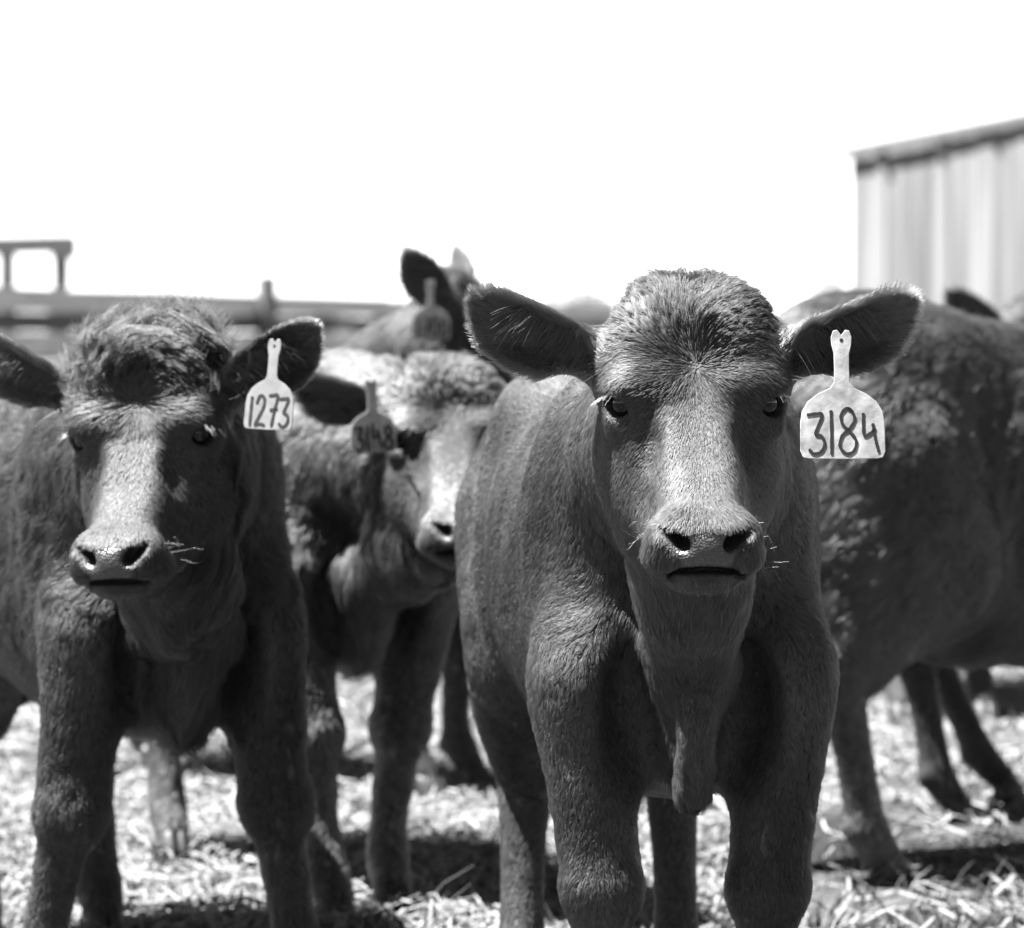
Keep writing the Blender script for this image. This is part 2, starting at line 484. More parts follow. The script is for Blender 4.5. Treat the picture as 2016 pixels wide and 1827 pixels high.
def stroke_mesh(lines, width, y):
    """hand drawn strokes: list of polylines (x,z) -> flat ribbons standing 0.6 mm proud"""
    V = []; Fc = []
    for ln in lines:
        pts = [np.array(p, float) for p in ln]
        # resample through Catmull-Rom
        if len(pts) > 2:
            q = []
            for i in range(len(pts) - 1):
                p0, p1, p2, p3 = pts[max(i - 1, 0)], pts[i], pts[i + 1], pts[min(i + 2, len(pts) - 1)]
                for t in np.linspace(0, 1, 5, endpoint=False):
                    q.append(.5 * (2 * p1 + (p2 - p0) * t + (2 * p0 - 5 * p1 + 4 * p2 - p3) * t * t + (3 * p1 - p0 - 3 * p2 + p3) * t ** 3))
            q.append(pts[-1]); pts = q
        d0 = unit(pts[1] - pts[0]); d1 = unit(pts[-1] - pts[-2])
        pts = [pts[0] - d0 * width * .3] + list(pts) + [pts[-1] + d1 * width * .3]
        L = []; Rr = []
        for i, p in enumerate(pts):
            d = unit(pts[min(i + 1, len(pts) - 1)] - pts[max(i - 1, 0)])
            nrm = np.array([-d[1], d[0]])
            w = width * .5 * (.55 if i in (0, len(pts) - 1) else 1.0) * (1 + .12 * math.sin(i * 1.7))
            L.append(p + nrm * w); Rr.append(p - nrm * w)
        b = len(V); n = len(pts)
        for yy in (y - .0006, y + .0002):
            for a in (L, Rr):
                for p in a: V.append((p[0], yy, p[1]))
        for i in range(n - 1):
            Fc.append((b + i, b + i + 1, b + n + i + 1, b + n + i))
            Fc.append((b + i + 1, b + i, b + 2 * n + i, b + 2 * n + i + 1))
            Fc.append((b + n + i, b + n + i + 1, b + 3 * n + i + 1, b + 3 * n + i))
    return V, Fc

DIGIT = {  # in a 1 x 1 box, (x, z)
    '3': [[(.05, .97), (.55, 1.0), (.85, .96), (.45, .50), (.80, .44), (.95, .24), (.72, .04), (.35, .0), (.12, .10)]],
    '1': [[(.5, 1.0), (.47, .5), (.48, 0.0)]],
    '8': [[(.72, .93), (.45, 1.0), (.18, .85), (.25, .64), (.62, .48), (.92, .28), (.78, .06), (.42, 0.0), (.1, .16), (.22, .40), (.60, .55), (.86, .76), (.70, .94), (.52, 1.0)]],
    '4': [[(.15, 1.0), (.12, .7), (.18, .45), (.50, .50), (.82, .62)], [(.68, .74), (.80, .40), (1.0, 0.05)]],
    '2': [[(.05, .75), (.3, 1.0), (.75, .92), (.72, .62), (.3, .25), (.05, .02), (.45, .06), (.95, .02)]],
    '7': [[(.05, .95), (.5, .97), (.95, .95), (.7, .5), (.5, 0)], [(.25, .50), (.95, .54)]],
    '6': [[(.8, .98), (.4, .8), (.15, .4), (.3, .05), (.7, .02), (.85, .28), (.6, .5), (.25, .40)]],
    '0': [[(.5, 1.0), (.15, .75), (.12, .3), (.5, 0), (.88, .3), (.85, .75), (.55, 1.0)]],
}
def tag_outline(w, h):
    """tag shape in x,z with its hole at the origin; w body width, h total height"""
    s = h / .141; k = w / .094
    half = [(.000, .0045), (.0045, .0105), (.009, .0095), (.0115, .002), (.011, -.006), (.0085, -.016), (.0082, -.034), (.0088, -.048), (.013, -.054),
            (.026, -.060), (.038, -.069), (.0445, -.080), (.0465, -.092), (.047, -.124), (.044, -.1305), (.038, -.132), (0, -.1325)]
    sc = [(x * (k if abs(z) > .05 else s), z * s) for (x, z) in half]
    return sc + [(-x, z) for (x, z) in sc[::-1][1:-1]]

def make_tag(parent, pos, Mw, w, h, text, mat, ink, spacing=None, th=.0022, ink_w=.0036):
    """ear tag at pos (parent's frame), local x right, z up, facing -y"""
    t = MB(); t.prism(tag_outline(w, h), -th / 2, th / 2)
    o = t.build('ear_tag', mat, parent)
    o.matrix_local = Matrix.Translation(pos) @ Mw.to_4x4()
    bv = o.modifiers.new('soft_edge', 'BEVEL'); bv.width = .0006; bv.segments = 2; bv.limit_method = 'ANGLE'; bv.angle_limit = R(50)
    s = h / .141; k = w / .094
    x = -.041 * k; total = .082 * k
    wid = spacing or [1] * len(text); unitw = total / sum(wid)
    lines = []
    for i, ch in enumerate(text):
        cw = wid[i] * unitw; pad = cw * .08
        for ln in DIGIT[ch]:
            lines.append([(x + pad + px * (cw - 2 * pad) + random.uniform(-.0004, .0004), (-.1265 + pz * (.047 + .003 * ((i * 7) % 3 - 1))) * s) for (px, pz) in ln])
        x += cw
    V, Fc = stroke_mesh(lines, ink_w, -th / 2)
    mesh_obj('number', V, Fc, ink, o)
    p = MB(); p.tube([(0, -.0014, -.001), (0, .030, -.001)], [.0021, .0021], 12)
    p.build('tag_pin', M_INK, o)
    return o

def make_calf(label, origin, phi, head_at, yaw=0, pitch=0, roll=0, scale=1.0, res=(.006, .010), ear_pose=((0, 0), (0, 0)),
              legs=None, fur=dict(), tagspec=None, name='calf', trunk=None, dew=1.0, group='young cattle herded in the pen', nose_pad=True):
    """calf standing at origin, facing its own -y; head_at is the world point of the forehead between the eyes"""
    sc = scale
    root = empty(name, (origin[0], origin[1], 0), phi)
    tag(root, label, 'calf', group)
    c_, s_ = math.cos(-phi), math.sin(-phi)
    hx, hy = head_at[0] - origin[0], head_at[1] - origin[1]
    Hp = np.array([c_ * hx - s_ * hy, s_ * hx + c_ * hy, head_at[2]]) / sc
    HM = rotm(yaw - phi, pitch, roll)
    ex = HM @ np.array([1, 0, 0]); ed = HM @ np.array([0, 0, -1.]); ef = HM @ np.array([0, -1., 0])
    et = (ed + ef) * r2; eu = (ef - ed) * r2
    AH = np.array([ex, et, eu])
    H = lambda x, d, f: Hp + ex * x + ed * d + ef * f
    HT = lambda x, t, u: Hp + ex * x + et * t + eu * u
    fine, coarse = res[0], res[1]
    lo = np.minimum(np.array([-.27, -.1, 0.]), Hp - .30); hi = np.maximum(np.array([.27, 1.06, 1.0]), Hp + .30)
    hb = Hp + ef * -.02
    zones = [[(hb[i] - (.28 if i == 0 else .24), hb[i] + (.28 if i == 0 else .24), fine)] for i in range(3)]
    Fd = Field(*[axis_grid(lo[i], hi[i], (zones[i], coarse)) for i in range(3)])
    # --- trunk (axes x, back, up)
    Fd.add(loft((0, 0, 0), I3, trunk or TRUNK, 2.25, 'trunk'), .05)
    for s in (-1, 1):
        Fd.add(ellipsoid((s * .098, .155, .69), (.074, .13, .23), tg='trunk'), .06)      # shoulder
        Fd.add(ellipsoid((s * .098, .065, .59), (.064, .075, .11), tg='trunk'), .06)     # point of shoulder
        Fd.add(ellipsoid((s * .105, .83, .66), (.088, .145, .235), tg='trunk'), .06)      # thigh
        Fd.add(ellipsoid((s * .100, .86, .50), (.058, .085, .17), tg='trunk'), .06)       # hamstring
        Fd.add(ellipsoid((s * .106, .745, .575), (.072, .12, .15), tg='trunk'), .07)      # stifle
        Fd.add(ellipsoid((s * .10, .72, .872), (.05, .08, .04), tg='trunk'), .08)      # hip
    Fd.add(ellipsoid((0, .10, .555), (.125, .075, .115), tg='trunk'), .05)                # chest between the forelegs
    # --- legs
    L = dict(fl=None, fr=None, hl=None, hr=None)
    for key, base, rad, s in (('fl', FRONT, FRONT_R, -1), ('fr', FRONT, FRONT_R, 1), ('hl', HIND, HIND_R, -1), ('hr', HIND, HIND_R, 1)):
        pts = [np.array((p[0] * s, p[1], p[2])) for p in base]
        if legs and key in legs:
            dx, dy = legs[key][:2]                                   # foot offset: leg swings about its top
            z0 = pts[0][2]
            bend = legs[key][2] if len(legs[key]) > 2 else 0
            for p in pts:
                w = np.clip((z0 - p[2]) / (z0 - .05), 0, 1)
                p[0] += dx * w; p[1] += dy * w + bend * math.sin(w * math.pi)
        L[key] = pts
        Fd.add(chain(pts, rad, 'leg'), .045)
        if key[0] == 'f':
            Fd.add(ellipsoid(pts[3] + np.array([0, -.008, 0]), (.048, .043, .042), tg='leg'), .022)
        else:
            Fd.add(capsule(pts[3] + np.array([0, .012, .005]), pts[3] + np.array([0, .024, .030]), .026, .018, 'leg'), .025)
            Fd.add(capsule(pts[2] + np.array([-.004 * np.sign(pts[2][0]), .035, .11]), pts[3] + np.array([0, .022, .03]), .060, .022, 'leg'), .045)
        Fd.add(ellipsoid(pts[6] + np.array([0, .03, .0]), (.022, .018, .016), tg='leg'), .015)
    for s in (-1, 1):
        Fd.cut(ellipsoid((s * .066, .000, .535), (.040, .050, .088), tg='x'), .035)      # hollow of the chest
    # --- tail
    Fd.add(chain([(0, .93, .90), (0, 1.0, .86), (0, 1.02, .74), (0, 1.01, .55), (0, 1.0, .40)], [.035, .026, .02, .018, .022], 'tail'), .03)
    # --- neck
    nb = H(0, .045, -.12)
    p0 = np.array([0, .20, .76]); mid = (p0 + nb) / 2 + np.array([0, .0, .015])
    sqx = ((1, 0, 0), 1.04)
    Fd.add(chain([p0, mid, nb], [.168, .140, .105], 'neck', sqx), .06)
    th0 = H(0, .135, -.075); br = np.array([0, -.035, .60])
    nmid = (th0 + np.array([0, -.06, .60])) / 2 + np.array([0, .005, -.005])
    Fd.add(chain([th0, nmid, np.array([0, -.03, .575])], [.070, .064, .034], 'dewlap'), .07)
    Fd.add(chain([nmid + np.array([0, -.02, -.03]), np.array([0, -.066 * dew, .575]), np.array([0, -.062 * dew + (1 - dew) * .05, .51]), np.array([0, -.025 + (1 - dew) * .1, .440 + (1 - dew) * .05])],
                 [.034, .023, .0195 * dew, .019 * dew], 'dewlap'), .035)
    Fd.add(chain([np.array([0, -.02, .60]), np.array([0, .0, .50]), np.array([0, .06, .465])], [.026, .026, .030], 'dewlap', ((1, 0, 0), 1.3)), .035)
    # --- head
    Fd.add(loft(Hp, AH, HEAD_TAB, 3.0, 'head'), .045)
    Fd.add(ellipsoid(H(0, -.090, -.095), (.054, .032, .055), np.array([ex, ed, ef]), 'head'), .05)           # poll
    for s in (-1, 1):
        Fd.add(ellipsoid(H(s * .046, -.060, -.054), (.044, .048, .042), np.array([ex, ed, ef]), 'head'), .04)  # temple
        Fd.add(ellipsoid(H(s * .048, .070, -.066), (.042, .075, .060), np.array([ex, ed, ef]), 'head'), .04)  # cheek
        Fd.add(capsule(H(s * .060, .07, -.085), H(s * .022, .165, .055), .034, .026, 'head'), .03)             # jaw
        ax = unit(ex * s * .80 + ef * .60); up = unit(ed - ax * (ed @ ax)); sd = np.cross(ax, up)
        EA = np.array([sd, up, ax])
        Fd.add(ellipsoid(H(s * .072, -.012, -.030), (.034, .040, .030), np.array([ex, ed, ef]), 'head'), .025)   # orbit
        Fd.add(ellipsoid(H(s * .056, -.020, -.004), (.030, .016, .014), np.array([ex, ed, ef]), 'head'), .022)   # brow
        Fd.add(ellipsoid(H(s * .078, -.0180, -.008), (.019, .0095, .013), np.array([ex, ed, ef]), 'head'), .012)   # upper lid
        Fd.add(ellipsoid(H(s * .079, .022, -.022), (.016, .008, .012), np.array([ex, ed, ef]), 'head'), .02)     # lower lid
    # muzzle
    HA = np.array([ex, ed, ef])
    Fd.add(ellipsoid(H(0, .150, .106), (.047, .036, .040), HA, 'muzzle'), .02)                              # nose pad
    for s in (-1, 1):
        Fd.add(ellipsoid(H(s * .035, .140, .104), (.025, .022, .028), HA, 'muzzle'), .018)                  # nostril wing
        Fd.add(ellipsoid(H(s * .036, .160, .096), (.026, .022, .034), HA, 'muzzle'), .016)                  # upper lip
        Fd.add(ellipsoid(H(s * .041, .162, .088), (.022, .017, .034), HA, 'muzzle'), .014)                  # lip corner
    Fd.add(ellipsoid(H(0, .186, .088), (.041, .019, .034), HA, 'muzzle'), .010)                              # lower lip and chin
    for x_ in (-.034, -.017, 0, .017, .034):
        Fd.cut(ellipsoid(H(x_, .1762 + 2.4 * x_ * x_, .138 - 9 * x_ * x_), (.014, .0013, .018), HA, 'x'), .006)
    for s in (-1, 1):
        Fd.cut(ellipsoid(H(s * .060, .036, .0275), (.014, .032, .014), HA, 'x'), .022)                  # hollow before the eye
    for s in (-1, 1):
        a1 = unit(-ex * s * .74 + ed * .60); a3 = unit(ef * .85 + ed * .1 + ex * s * .25); a3 = unit(a3 - a1 * (a3 @ a1)); a2 = np.cross(a3, a1)
        Fd.cut(ellipsoid(H(s * .0300, .1445, .138), (.0145, .0084, .032), np.array([a1, a2, a3]), 'x'), .007)
        Fd.cut(ellipsoid(H(s * .040, .135, .128), (.009, .0048, .014), np.array([a1, a2, a3]), 'x'), .006)
        ax = unit(ex * s * .75 + ef * .66); up = unit(ed + ex * s * -.18); up = unit(up - ax * (ax @ up)); sd = np.cross(ax, up)
        Fd.cut(ellipsoid(H(s * .0870, .001, -.008), (.0162, .0132, .022), np.array([sd, up, ax]), 'x'), .004)
    # --- ears
    ear_info = []
    for i, s in enumerate((-1, 1)):
        lift, fwd = ear_pose[i]
        a = unit(ex * s * math.cos(lift) * math.cos(fwd) - ed * math.sin(lift) + ef * math.sin(fwd) * math.cos(lift))
        op = unit(ef * .84 + ed * .55); op = unit(op - a * (a @ op)); ac = np.cross(op, a) * 1.0
        if ac @ ed < 0: ac = -ac
        base = H(s * .098, -.052, -.065)
        Fd.add(capsule(H(s * .075, -.045, -.07), base + a * .03, .036, .027, 'ear%d' % i), .03)
        Fd.add(leaf(base + a * .006, np.array([ac, a, op]), EAR_TAB, .0052, 'ear%d' % i), .012)
        Fd.cut(ellipsoid(base + a * .045 + op * .026, (.022, .034, .024), np.array([ac, a, op]), 'x'), .012)
        ear_info.append((base, a, ac, op))
    v, Q = Fd.mesh()
    prims = Fd.prims; del Fd
    E = edges_of(Q); n = len(v)
    v = nsmooth(v, E, n, 1, .4)
    N = vnormals(v, Q)
    # --- tags per vertex
    best = np.full(n, 9.0); who = np.zeros(n, int); names = []
    for p in prims:
        if p.tag not in names: names.append(p.tag)
        m = np.all((v > p.lo - .05) & (v < p.hi + .05), 1)
        if not m.any(): continue
        d = p.fn((v[m, 0].astype(F32), v[m, 1].astype(F32), v[m, 2].astype(F32)))
        ii = np.nonzero(m)[0]; b = d < best[ii]
        best[ii[b]] = d[b]; who[ii[b]] = names.index(p.tag)
    isn = lambda t: who == names.index(t) if t in names else np.zeros(n, bool)
    q = v - Hp
    X, D, Fw = q @ ex, q @ ed, q @ ef
    T, U = q @ et, q @ eu
    head = isn('head') | isn('muzzle')
    leather = np.clip((D - .126 - .18 * np.abs(X)) / .006, 0, 1) * np.clip((Fw - .105) / .01, 0, 1) * np.clip((.034 + .010 * np.clip((.160 - D) / .025, -1, 1) - np.abs(X)) / .006, 0, 1) * np.clip((.1750 - D) / .004, 0, 1) * head
    lip = np.clip((D - .166) / .006, 0, 1) * np.clip((Fw - .09) / .02, 0, 1) * np.clip((.040 - np.abs(X)) / .01, 0, 1) * np.clip((.192 - D) / .008, 0, 1) * head
    if not nose_pad: pass
    mesh_v = v * sc
    body = mesh_obj('body', mesh_v, Q, fur.get('skin', M_SKIN), root, True, {'leather': leather})
    # --- hair direction, length
    flow = np.zeros((n, 3)); flow[:] = (0, .75, -.66)
    up = np.clip((v[:, 2] - .80) / .1, 0, 1)[:, None]
    flow = flow * (1 - up) + np.array([0, 1, -.25]) * up
    leg = isn('leg'); flow[leg] = (0, .12, -1)
    nk = isn('neck'); flow[nk] = (0, .45, -.9)
    flow[isn('dewlap')] = (0, .05, -1); flow[isn('tail')] = (0, 0, -1)
    wh = np.stack([X, D + .045, 0 * X], 1)
    side = np.clip((np.abs(X) - .060) / .025, 0, 1)[:, None]
    wl = unit(wh) * (1 - side) + side * np.stack([np.sign(X) * .1, 0 * X + .75, 0 * X - .6], 1)
    hv = wl[:, :1] * ex + wl[:, 1:2] * ed + wl[:, 2:] * ef
    flow[head] = hv[head]
    ln = np.full(n, fur.get('body', .014))
    ln[leg] = fur.get('leg', .010)
    ln[isn('dewlap')] = fur.get('dewlap', .018)
    ln[nk] = fur.get('neck', .015)
    hl = .0105 + .004 * np.clip((.02 - D) / .08, 0, 1)
    hl += fur.get('poll', .013) * np.clip((-.085 - D) / .035, 0, 1) + fur.get('brow', .0) * np.clip((.0 - D) / .05, 0, 1)
    tuft = np.exp(-(X / .028) ** 2 - ((D + .080) / .018) ** 2)
    hl += .010 * tuft
    ln[head] = hl[head]
    lift = np.full(n, fur.get('lift', .25)); lift[head] = (.10 + .50 * np.clip((-.09 - D) / .04, 0, 1) + .5 * tuft)[head]
    inner = np.zeros(n, bool)
    for i in (0, 1):
        e = isn('ear%d' % i); base, a, ac, op = ear_info[i]
        qe = v - base; along = qe @ a; across = qe @ ac; opn = N @ op
        inn = e & (opn > .25) & (along > .015); inner |= inn
        flow[e] = a * .9 + ac * (np.sign(across) * np.clip(np.abs(across) / .03, 0, 1))[e][:, None] * .7
        w = np.interp(along, [r[0] for r in EAR_TAB], [r[1] for r in EAR_TAB])
        rim = np.clip((np.abs(across) - w + .012) / .01, 0, 1)
        ln[e] = (.008 + .006 * rim)[e]
        ln[inn] = (.015 + .004 * rim)[inn]
        lift[e] = .14
    ln *= np.clip(1 - 1.3 * leather, 0, 1) * np.clip(1 - .9 * lip, 0, 1)
    for s in (-1, 1):   # short lashes-free rim about the eye
        de = np.linalg.norm(v - H(s * .0870, .000, -.010), axis=1)
        ln *= np.clip((de - .013) / .016, .14, 1)
        nd = np.linalg.norm(v - H(s * .032, .143, .136), axis=1)
        ln *= np.clip((nd - .008) / .010, 0, 1)
    flow = nsmooth(flow, E, n, 8); ln = nsmooth(ln, E, n, 3); lift = nsmooth(lift, E, n, 3)
    flow = unit(flow - N * (flow * N).sum(1, keepdims=True))
    # --- sample roots
    tri = np.concatenate([Q[:, [0, 1, 2]], Q[:, [0, 2, 3]]])
    ar = .5 * np.linalg.norm(np.cross(v[tri[:, 1]] - v[tri[:, 0]], v[tri[:, 2]] - v[tri[:, 0]]), axis=1)
    cphi, sphi = math.cos(phi), math.sin(phi)
    def to_world(a): return np.stack([cphi * a[:, 0] - sphi * a[:, 1], sphi * a[:, 0] + cphi * a[:, 1], a[:, 2]], 1)
    tv = v[tri].mean(1) * sc; tn = N[tri].mean(1)
    wv = to_world(tv) + np.array([origin[0], origin[1], 0]); wn = to_world(tn)
    vd = unit(np.array([0, 0, CAM_H]) - wv)
    face = (wn * vd).sum(1)
    dens = ar * np.where(face > -.35, 1.0, .25) * np.where(wv[:, 2] < .20, .5, 1.0)
    hd = (head | isn('ear0') | isn('ear1'))[tri[:, 0]]
    dens = dens * np.where(hd, fur.get('head_density', 2.0), 1.0)
    lt = ln[tri].mean(1); dens = dens * (lt > .0012)
    cnt = int(fur.get('count', 100000) * HAIR)
    ti = rng.choice(len(tri), cnt, p=dens / dens.sum())
    u1 = np.sqrt(rng.random(cnt)); u2 = rng.random(cnt)
    bc = np.stack([1 - u1, u1 * (1 - u2), u1 * u2], 1)
    def samp(a): return (a[tri[ti]] * (bc[:, :, None] if a.ndim == 2 else bc)).sum(1)
    p, nn, fl, ll, lf = samp(v), unit(samp(N)), unit(samp(flow)), samp(ln), samp(lift)
    hdm = hd[ti]
    ll = ll * rng.uniform(.6, 1.25, cnt) * (1 + .35 * vnoise(p, 13, 7)[:, 0])
    jit = rng.normal(size=(cnt, 3)) * fur.get('jitter', .16)
    jit[hdm] *= .65
    nz = vnoise(p, fur.get('nf', 22.0)) * fur.get('na', .32) + vnoise(p, 70, 2) * .16
    nz[hdm] *= .85
    fd = unit(fl + jit + nz); fd = unit(fd - nn * (fd * nn).sum(1, keepdims=True) * .9)
    lf = lf * (1 + .6 * vnoise(p, 50, 3)[:, 0]) + rng.normal(size=cnt) * .07
    lf = np.clip(lf, .05, 1.6)
    tip = fd * ll[:, None] + nn * (ll * lf)[:, None]
    # clumping: tips drawn together inside small cells
    cell = fur.get('clump', .008); camt = fur.get('clump_amt', .45)
    top_ = hdm & (((p - Hp) @ ed) < -.07)
    cs = np.where(hdm, np.where(top_, cell * .7, .0032), cell)
    isear = (isn('ear0') | isn('ear1'))[tri[ti, 0]]
    camt = np.where(isear, .2, np.where(hdm & ~top_, camt * .9, camt))[:, None]
    top_ = top_ & ~isear; cs = np.where(isear, .004, cs)
    key = np.floor((p + vnoise(p, .9 / cell, 1) * cs[:, None] * .9 + vnoise(p, .35 / cell, 2) * cs[:, None] * 1.2) / cs[:, None]).astype(np.int64)
    kk = ((key[:, 0] + 2000) * 8000 + (key[:, 1] + 2000)) * 8000 + (key[:, 2] + 2000)
    _, inv = np.unique(kk, return_inverse=True)
    cn = np.bincount(inv)[:, None]
    tw = p + tip
    mean = np.stack([np.bincount(inv, tw[:, c]) for c in range(3)], 1) / cn
    pull = (mean[inv] - tw) * camt
    K = fur.get('pts', 4)
    ts = np.linspace(0, 1, K)
    P = p[:, None, :] - nn[:, None, :] * .001 + tip[:, None, :] * ts[None, :, None] + pull[:, None, :] * (ts ** 2)[None, :, None]
    arch = ll * lf * .35
    P += nn[:, None, :] * (arch[:, None] * np.sin(ts * math.pi)[None, :])[:, :, None]
    curl = fur.get('curl', 0)
    qq = p - Hp; dd = qq @ ed
    cw = np.clip((-.05 - dd) / .04, 0, 1) * (hdm & ~isear)
    cshare = _hash01(inv)
    bi = np.cross(fl, nn)
    ca = (cw * (.30 + curl) * ll)[:, None] * ts[None, :] ** 1.2
    ph = (cshare * 6.28)[:, None] + ts[None, :] * (2.5 + 5 * curl)
    P += bi[:, None, :] * (ca * np.sin(ph))[:, :, None] + nn[:, None, :] * (ca * (np.cos(ph) * .6))[:, :, None]
    sh = np.clip(rng.normal(1.0, .36, cnt) + np.where(hdm, .8, .5) * (cshare - .5) + .42 * vnoise(p, 7, 4)[:, 0] + .38 * vnoise(p * np.array([1, 1, .32]), 26, 6)[:, 0] * (~hdm), .3, 2.1)
    low = np.clip((.48 - p[:, 2]) / .15, 0, 1)
    sh = np.where(rng.random(cnt) < .02, sh * 1.7, sh)
    sh = sh * np.where(_hash01(inv * 7 + 3) < .035 * low, 2.6, 1)                # dried mud caught in the leg hair
    rr = fur.get('rad', .00036) * np.array([1.0, .95, .75, .3][:K] if K == 4 else np.linspace(1, .25, K))
    if 'blaze' in fur:
        q0 = qq @ ex; q1 = dd
        mk = np.clip((.040 - np.abs(q0 + .2 * vnoise(p, 60, 1)[:, 0] * .02)) / .012, 0, 1) * np.clip((q1 - .03) / .05, 0, 1) * np.clip((.125 - q1) / .01, 0, 1) * hdm
        sh = sh * (1 + fur['blaze'] * mk)
    hv_ = unit(nn + .30 * nz + .12 * jit / .16)
    er = (isn('ear0') | isn('ear1'))[tri[ti, 0]]
    curves_obj('coat_fur', (P * sc)[~er], rr, fur.get('mat', M_HAIR), root, sh[~er], hv_[~er])
    curves_obj('ear_fur', (P * sc)[er], rr, M_HAIR_EAR, root, sh[er], hv_[er])
    # --- eyes
    for s in (-1, 1):
        cpos = H(s * .0770, -.002, -.0180) * sc
        me = bpy.data.meshes.new('eye')
        import bmesh
        bm = bmesh.new(); bmesh.ops.create_uvsphere(bm, u_segments=32, v_segments=20, radius=.0172 * sc)
        for f_ in bm.faces: f_.smooth = True
        bm.to_mesh(me); bm.free(); me.materials.append(M_EYE)
        eo = bpy.data.objects.new('eye', me); col.objects.link(eo); eo.parent = root; eo.location = cpos
    # --- hooves
    for key in ('fl', 'fr', 'hl', 'hr'):
        ft = L[key][7]
        V, Fc = hoof_mesh((ft[0], ft[1] - .0, 0))
        mesh_obj('hoof', np.array(V) * sc, Fc, M_HOOF, root, True)
    info = dict(root=root, H=lambda x, d, f: H(x, d, f) * sc, ex=ex, ed=ed, ef=ef, ears=ear_info, sc=sc, phi=phi)
    # --- lashes and whiskers
    if fur.get('whiskers', False):
        Lp = []
        for s in (-1, 1):
            for i in range(15):                                       # lashes
                a = random.uniform(-.1, 1.0)
                b0 = H(s * (.087 + .010 * a), -.012 - .004 * (1 - a * a) + .004 * a, -.002 - .016 * a)
                l_ = random.uniform(.014, .026)
                d_ = ex * s * (.55 + .5 * a + random.uniform(-.2, .2)) + ef * (.7 - .4 * a) + ed * random.uniform(-.15, .15)
                Lp.append([b0 + unit(d_) * l_ * t + ed * (l_ * .55 * t * t) for t in np.linspace(0, 1, 5)])
        curves_obj('eyelashes', np.array(Lp) * sc, np.array([.00026, .00024, .0002, .00016, .0001]), M_HAIR_PALE, root, np.full(len(Lp), .45))
        Wp = []
        for s in (-1, 1):
            for i in range(24):                                       # muzzle whiskers
                t_ = random.uniform(.125, .182); x_ = s * random.uniform(.035, .058)
                b0 = H(x_, t_, .085 + random.uniform(-.03, .03) - abs(x_) * .3)
                d_ = unit(ex * s * random.uniform(.4, 1.2) + ef * random.uniform(0, .7) + ed * random.uniform(-.5, .6)); l_ = random.choice([.012, .016, .02, .03, .05])
                Wp.append([b0 + d_ * l_ * t + ed * random.uniform(-.01, .008) * t * t for t in np.linspace(0, 1, 5)])
            for i in range(4):                                        # brow whiskers
                b0 = H(s * random.uniform(.088, .10), random.uniform(-.05, -.012), -.03)
                d_ = unit(ex * s * random.uniform(.5, 1.2) + ef * random.uniform(0, .5) + ed * random.uniform(-.5, .5)); l_ = random.uniform(.03, .055)
                sag = random.uniform(-.015, .025)
                Wp.append([b0 + d_ * l_ * t + ed * sag * t * t for t in np.linspace(0, 1, 5)])
        for i in range(46):                                           # chin whiskers
            x_ = random.uniform(-.038, .038)
            b0 = H(x_, random.uniform(.178, .196), .125 - x_ * x_ * 12 - random.uniform(0, .02))
            d_ = unit(ex * random.uniform(-.5, .5) + ef * random.uniform(.2, .8) + ed * random.uniform(.3, 1)); l_ = random.choice([.008, .01, .014, .02])
            Wp.append([b0 + d_ * l_ * t + ex * random.uniform(-.004, .004) * t * t for t in np.linspace(0, 1, 5)])
        curves_obj('whiskers', np.array(Wp) * sc, np.array([.00014, .00014, .00012, .0001, .00006]), M_WHISKER, root, np.ones(len(Wp)))
        # long hairs inside the ears
        Ep = []
        for (base, a, ac, op) in ear_info:
            for i in range(420):
                t_ = random.uniform(.02, .11); side_ = random.choice((-1, 1))
                w_ = np.interp(t_, [r[0] for r in EAR_TAB], [r[1] for r in EAR_TAB])
                b0 = base + a * t_ + ac * side_ * w_ * random.uniform(.6, .95) + op * .010
                l_ = random.uniform(.02, .05)
                d_ = unit(a * random.uniform(.2, 1.0) - ac * side_ * random.uniform(.3, 1.0) + op * random.uniform(0, .5))
                Ep.append([b0 + d_ * l_ * t + ed * .012 * t * t for t in np.linspace(0, 1, 5)])
        curves_obj('ear_hair', np.array(Ep) * sc, np.array([.0004, .0004, .00035, .00025, .0001]), M_HAIR, root, rng.uniform(.6, 1.4, len(Ep)), np.tile(ef, (len(Ep), 1)))
    return info

def _hash01(i):
    return ((np.asarray(i, np.int64) * 2654435761) % 1000003) / 1000003.0

def hang_tag(info, world_pos, w, h, text, mat, yaw=0, tilt=0, roll=0, **kw):
    root = info['root']; phi = info['phi']
    q = Matrix.Rotation(-phi, 3, 'Z') @ (Vector(world_pos) - Vector((root.location.x, root.location.y, 0)))
    M = Matrix.Rotation(yaw - phi, 3, 'Z') @ Matrix.Rotation(tilt, 3, 'X') @ Matrix.Rotation(roll, 3, 'Y')
    return make_tag(root, q, M, w, h, text, mat, M_INK, **kw)

# ------------------------------------------------------------------ ground
def ground_h(x, y):
    p = np.stack([x, y, 0 * x], 1)
    near = np.clip((60 - y) / 50, 0, 1)
    return (vnoise(p, 1.1, 1)[:, 0] * .020 + vnoise(p, 4.0, 2)[:, 1] * .010) * near

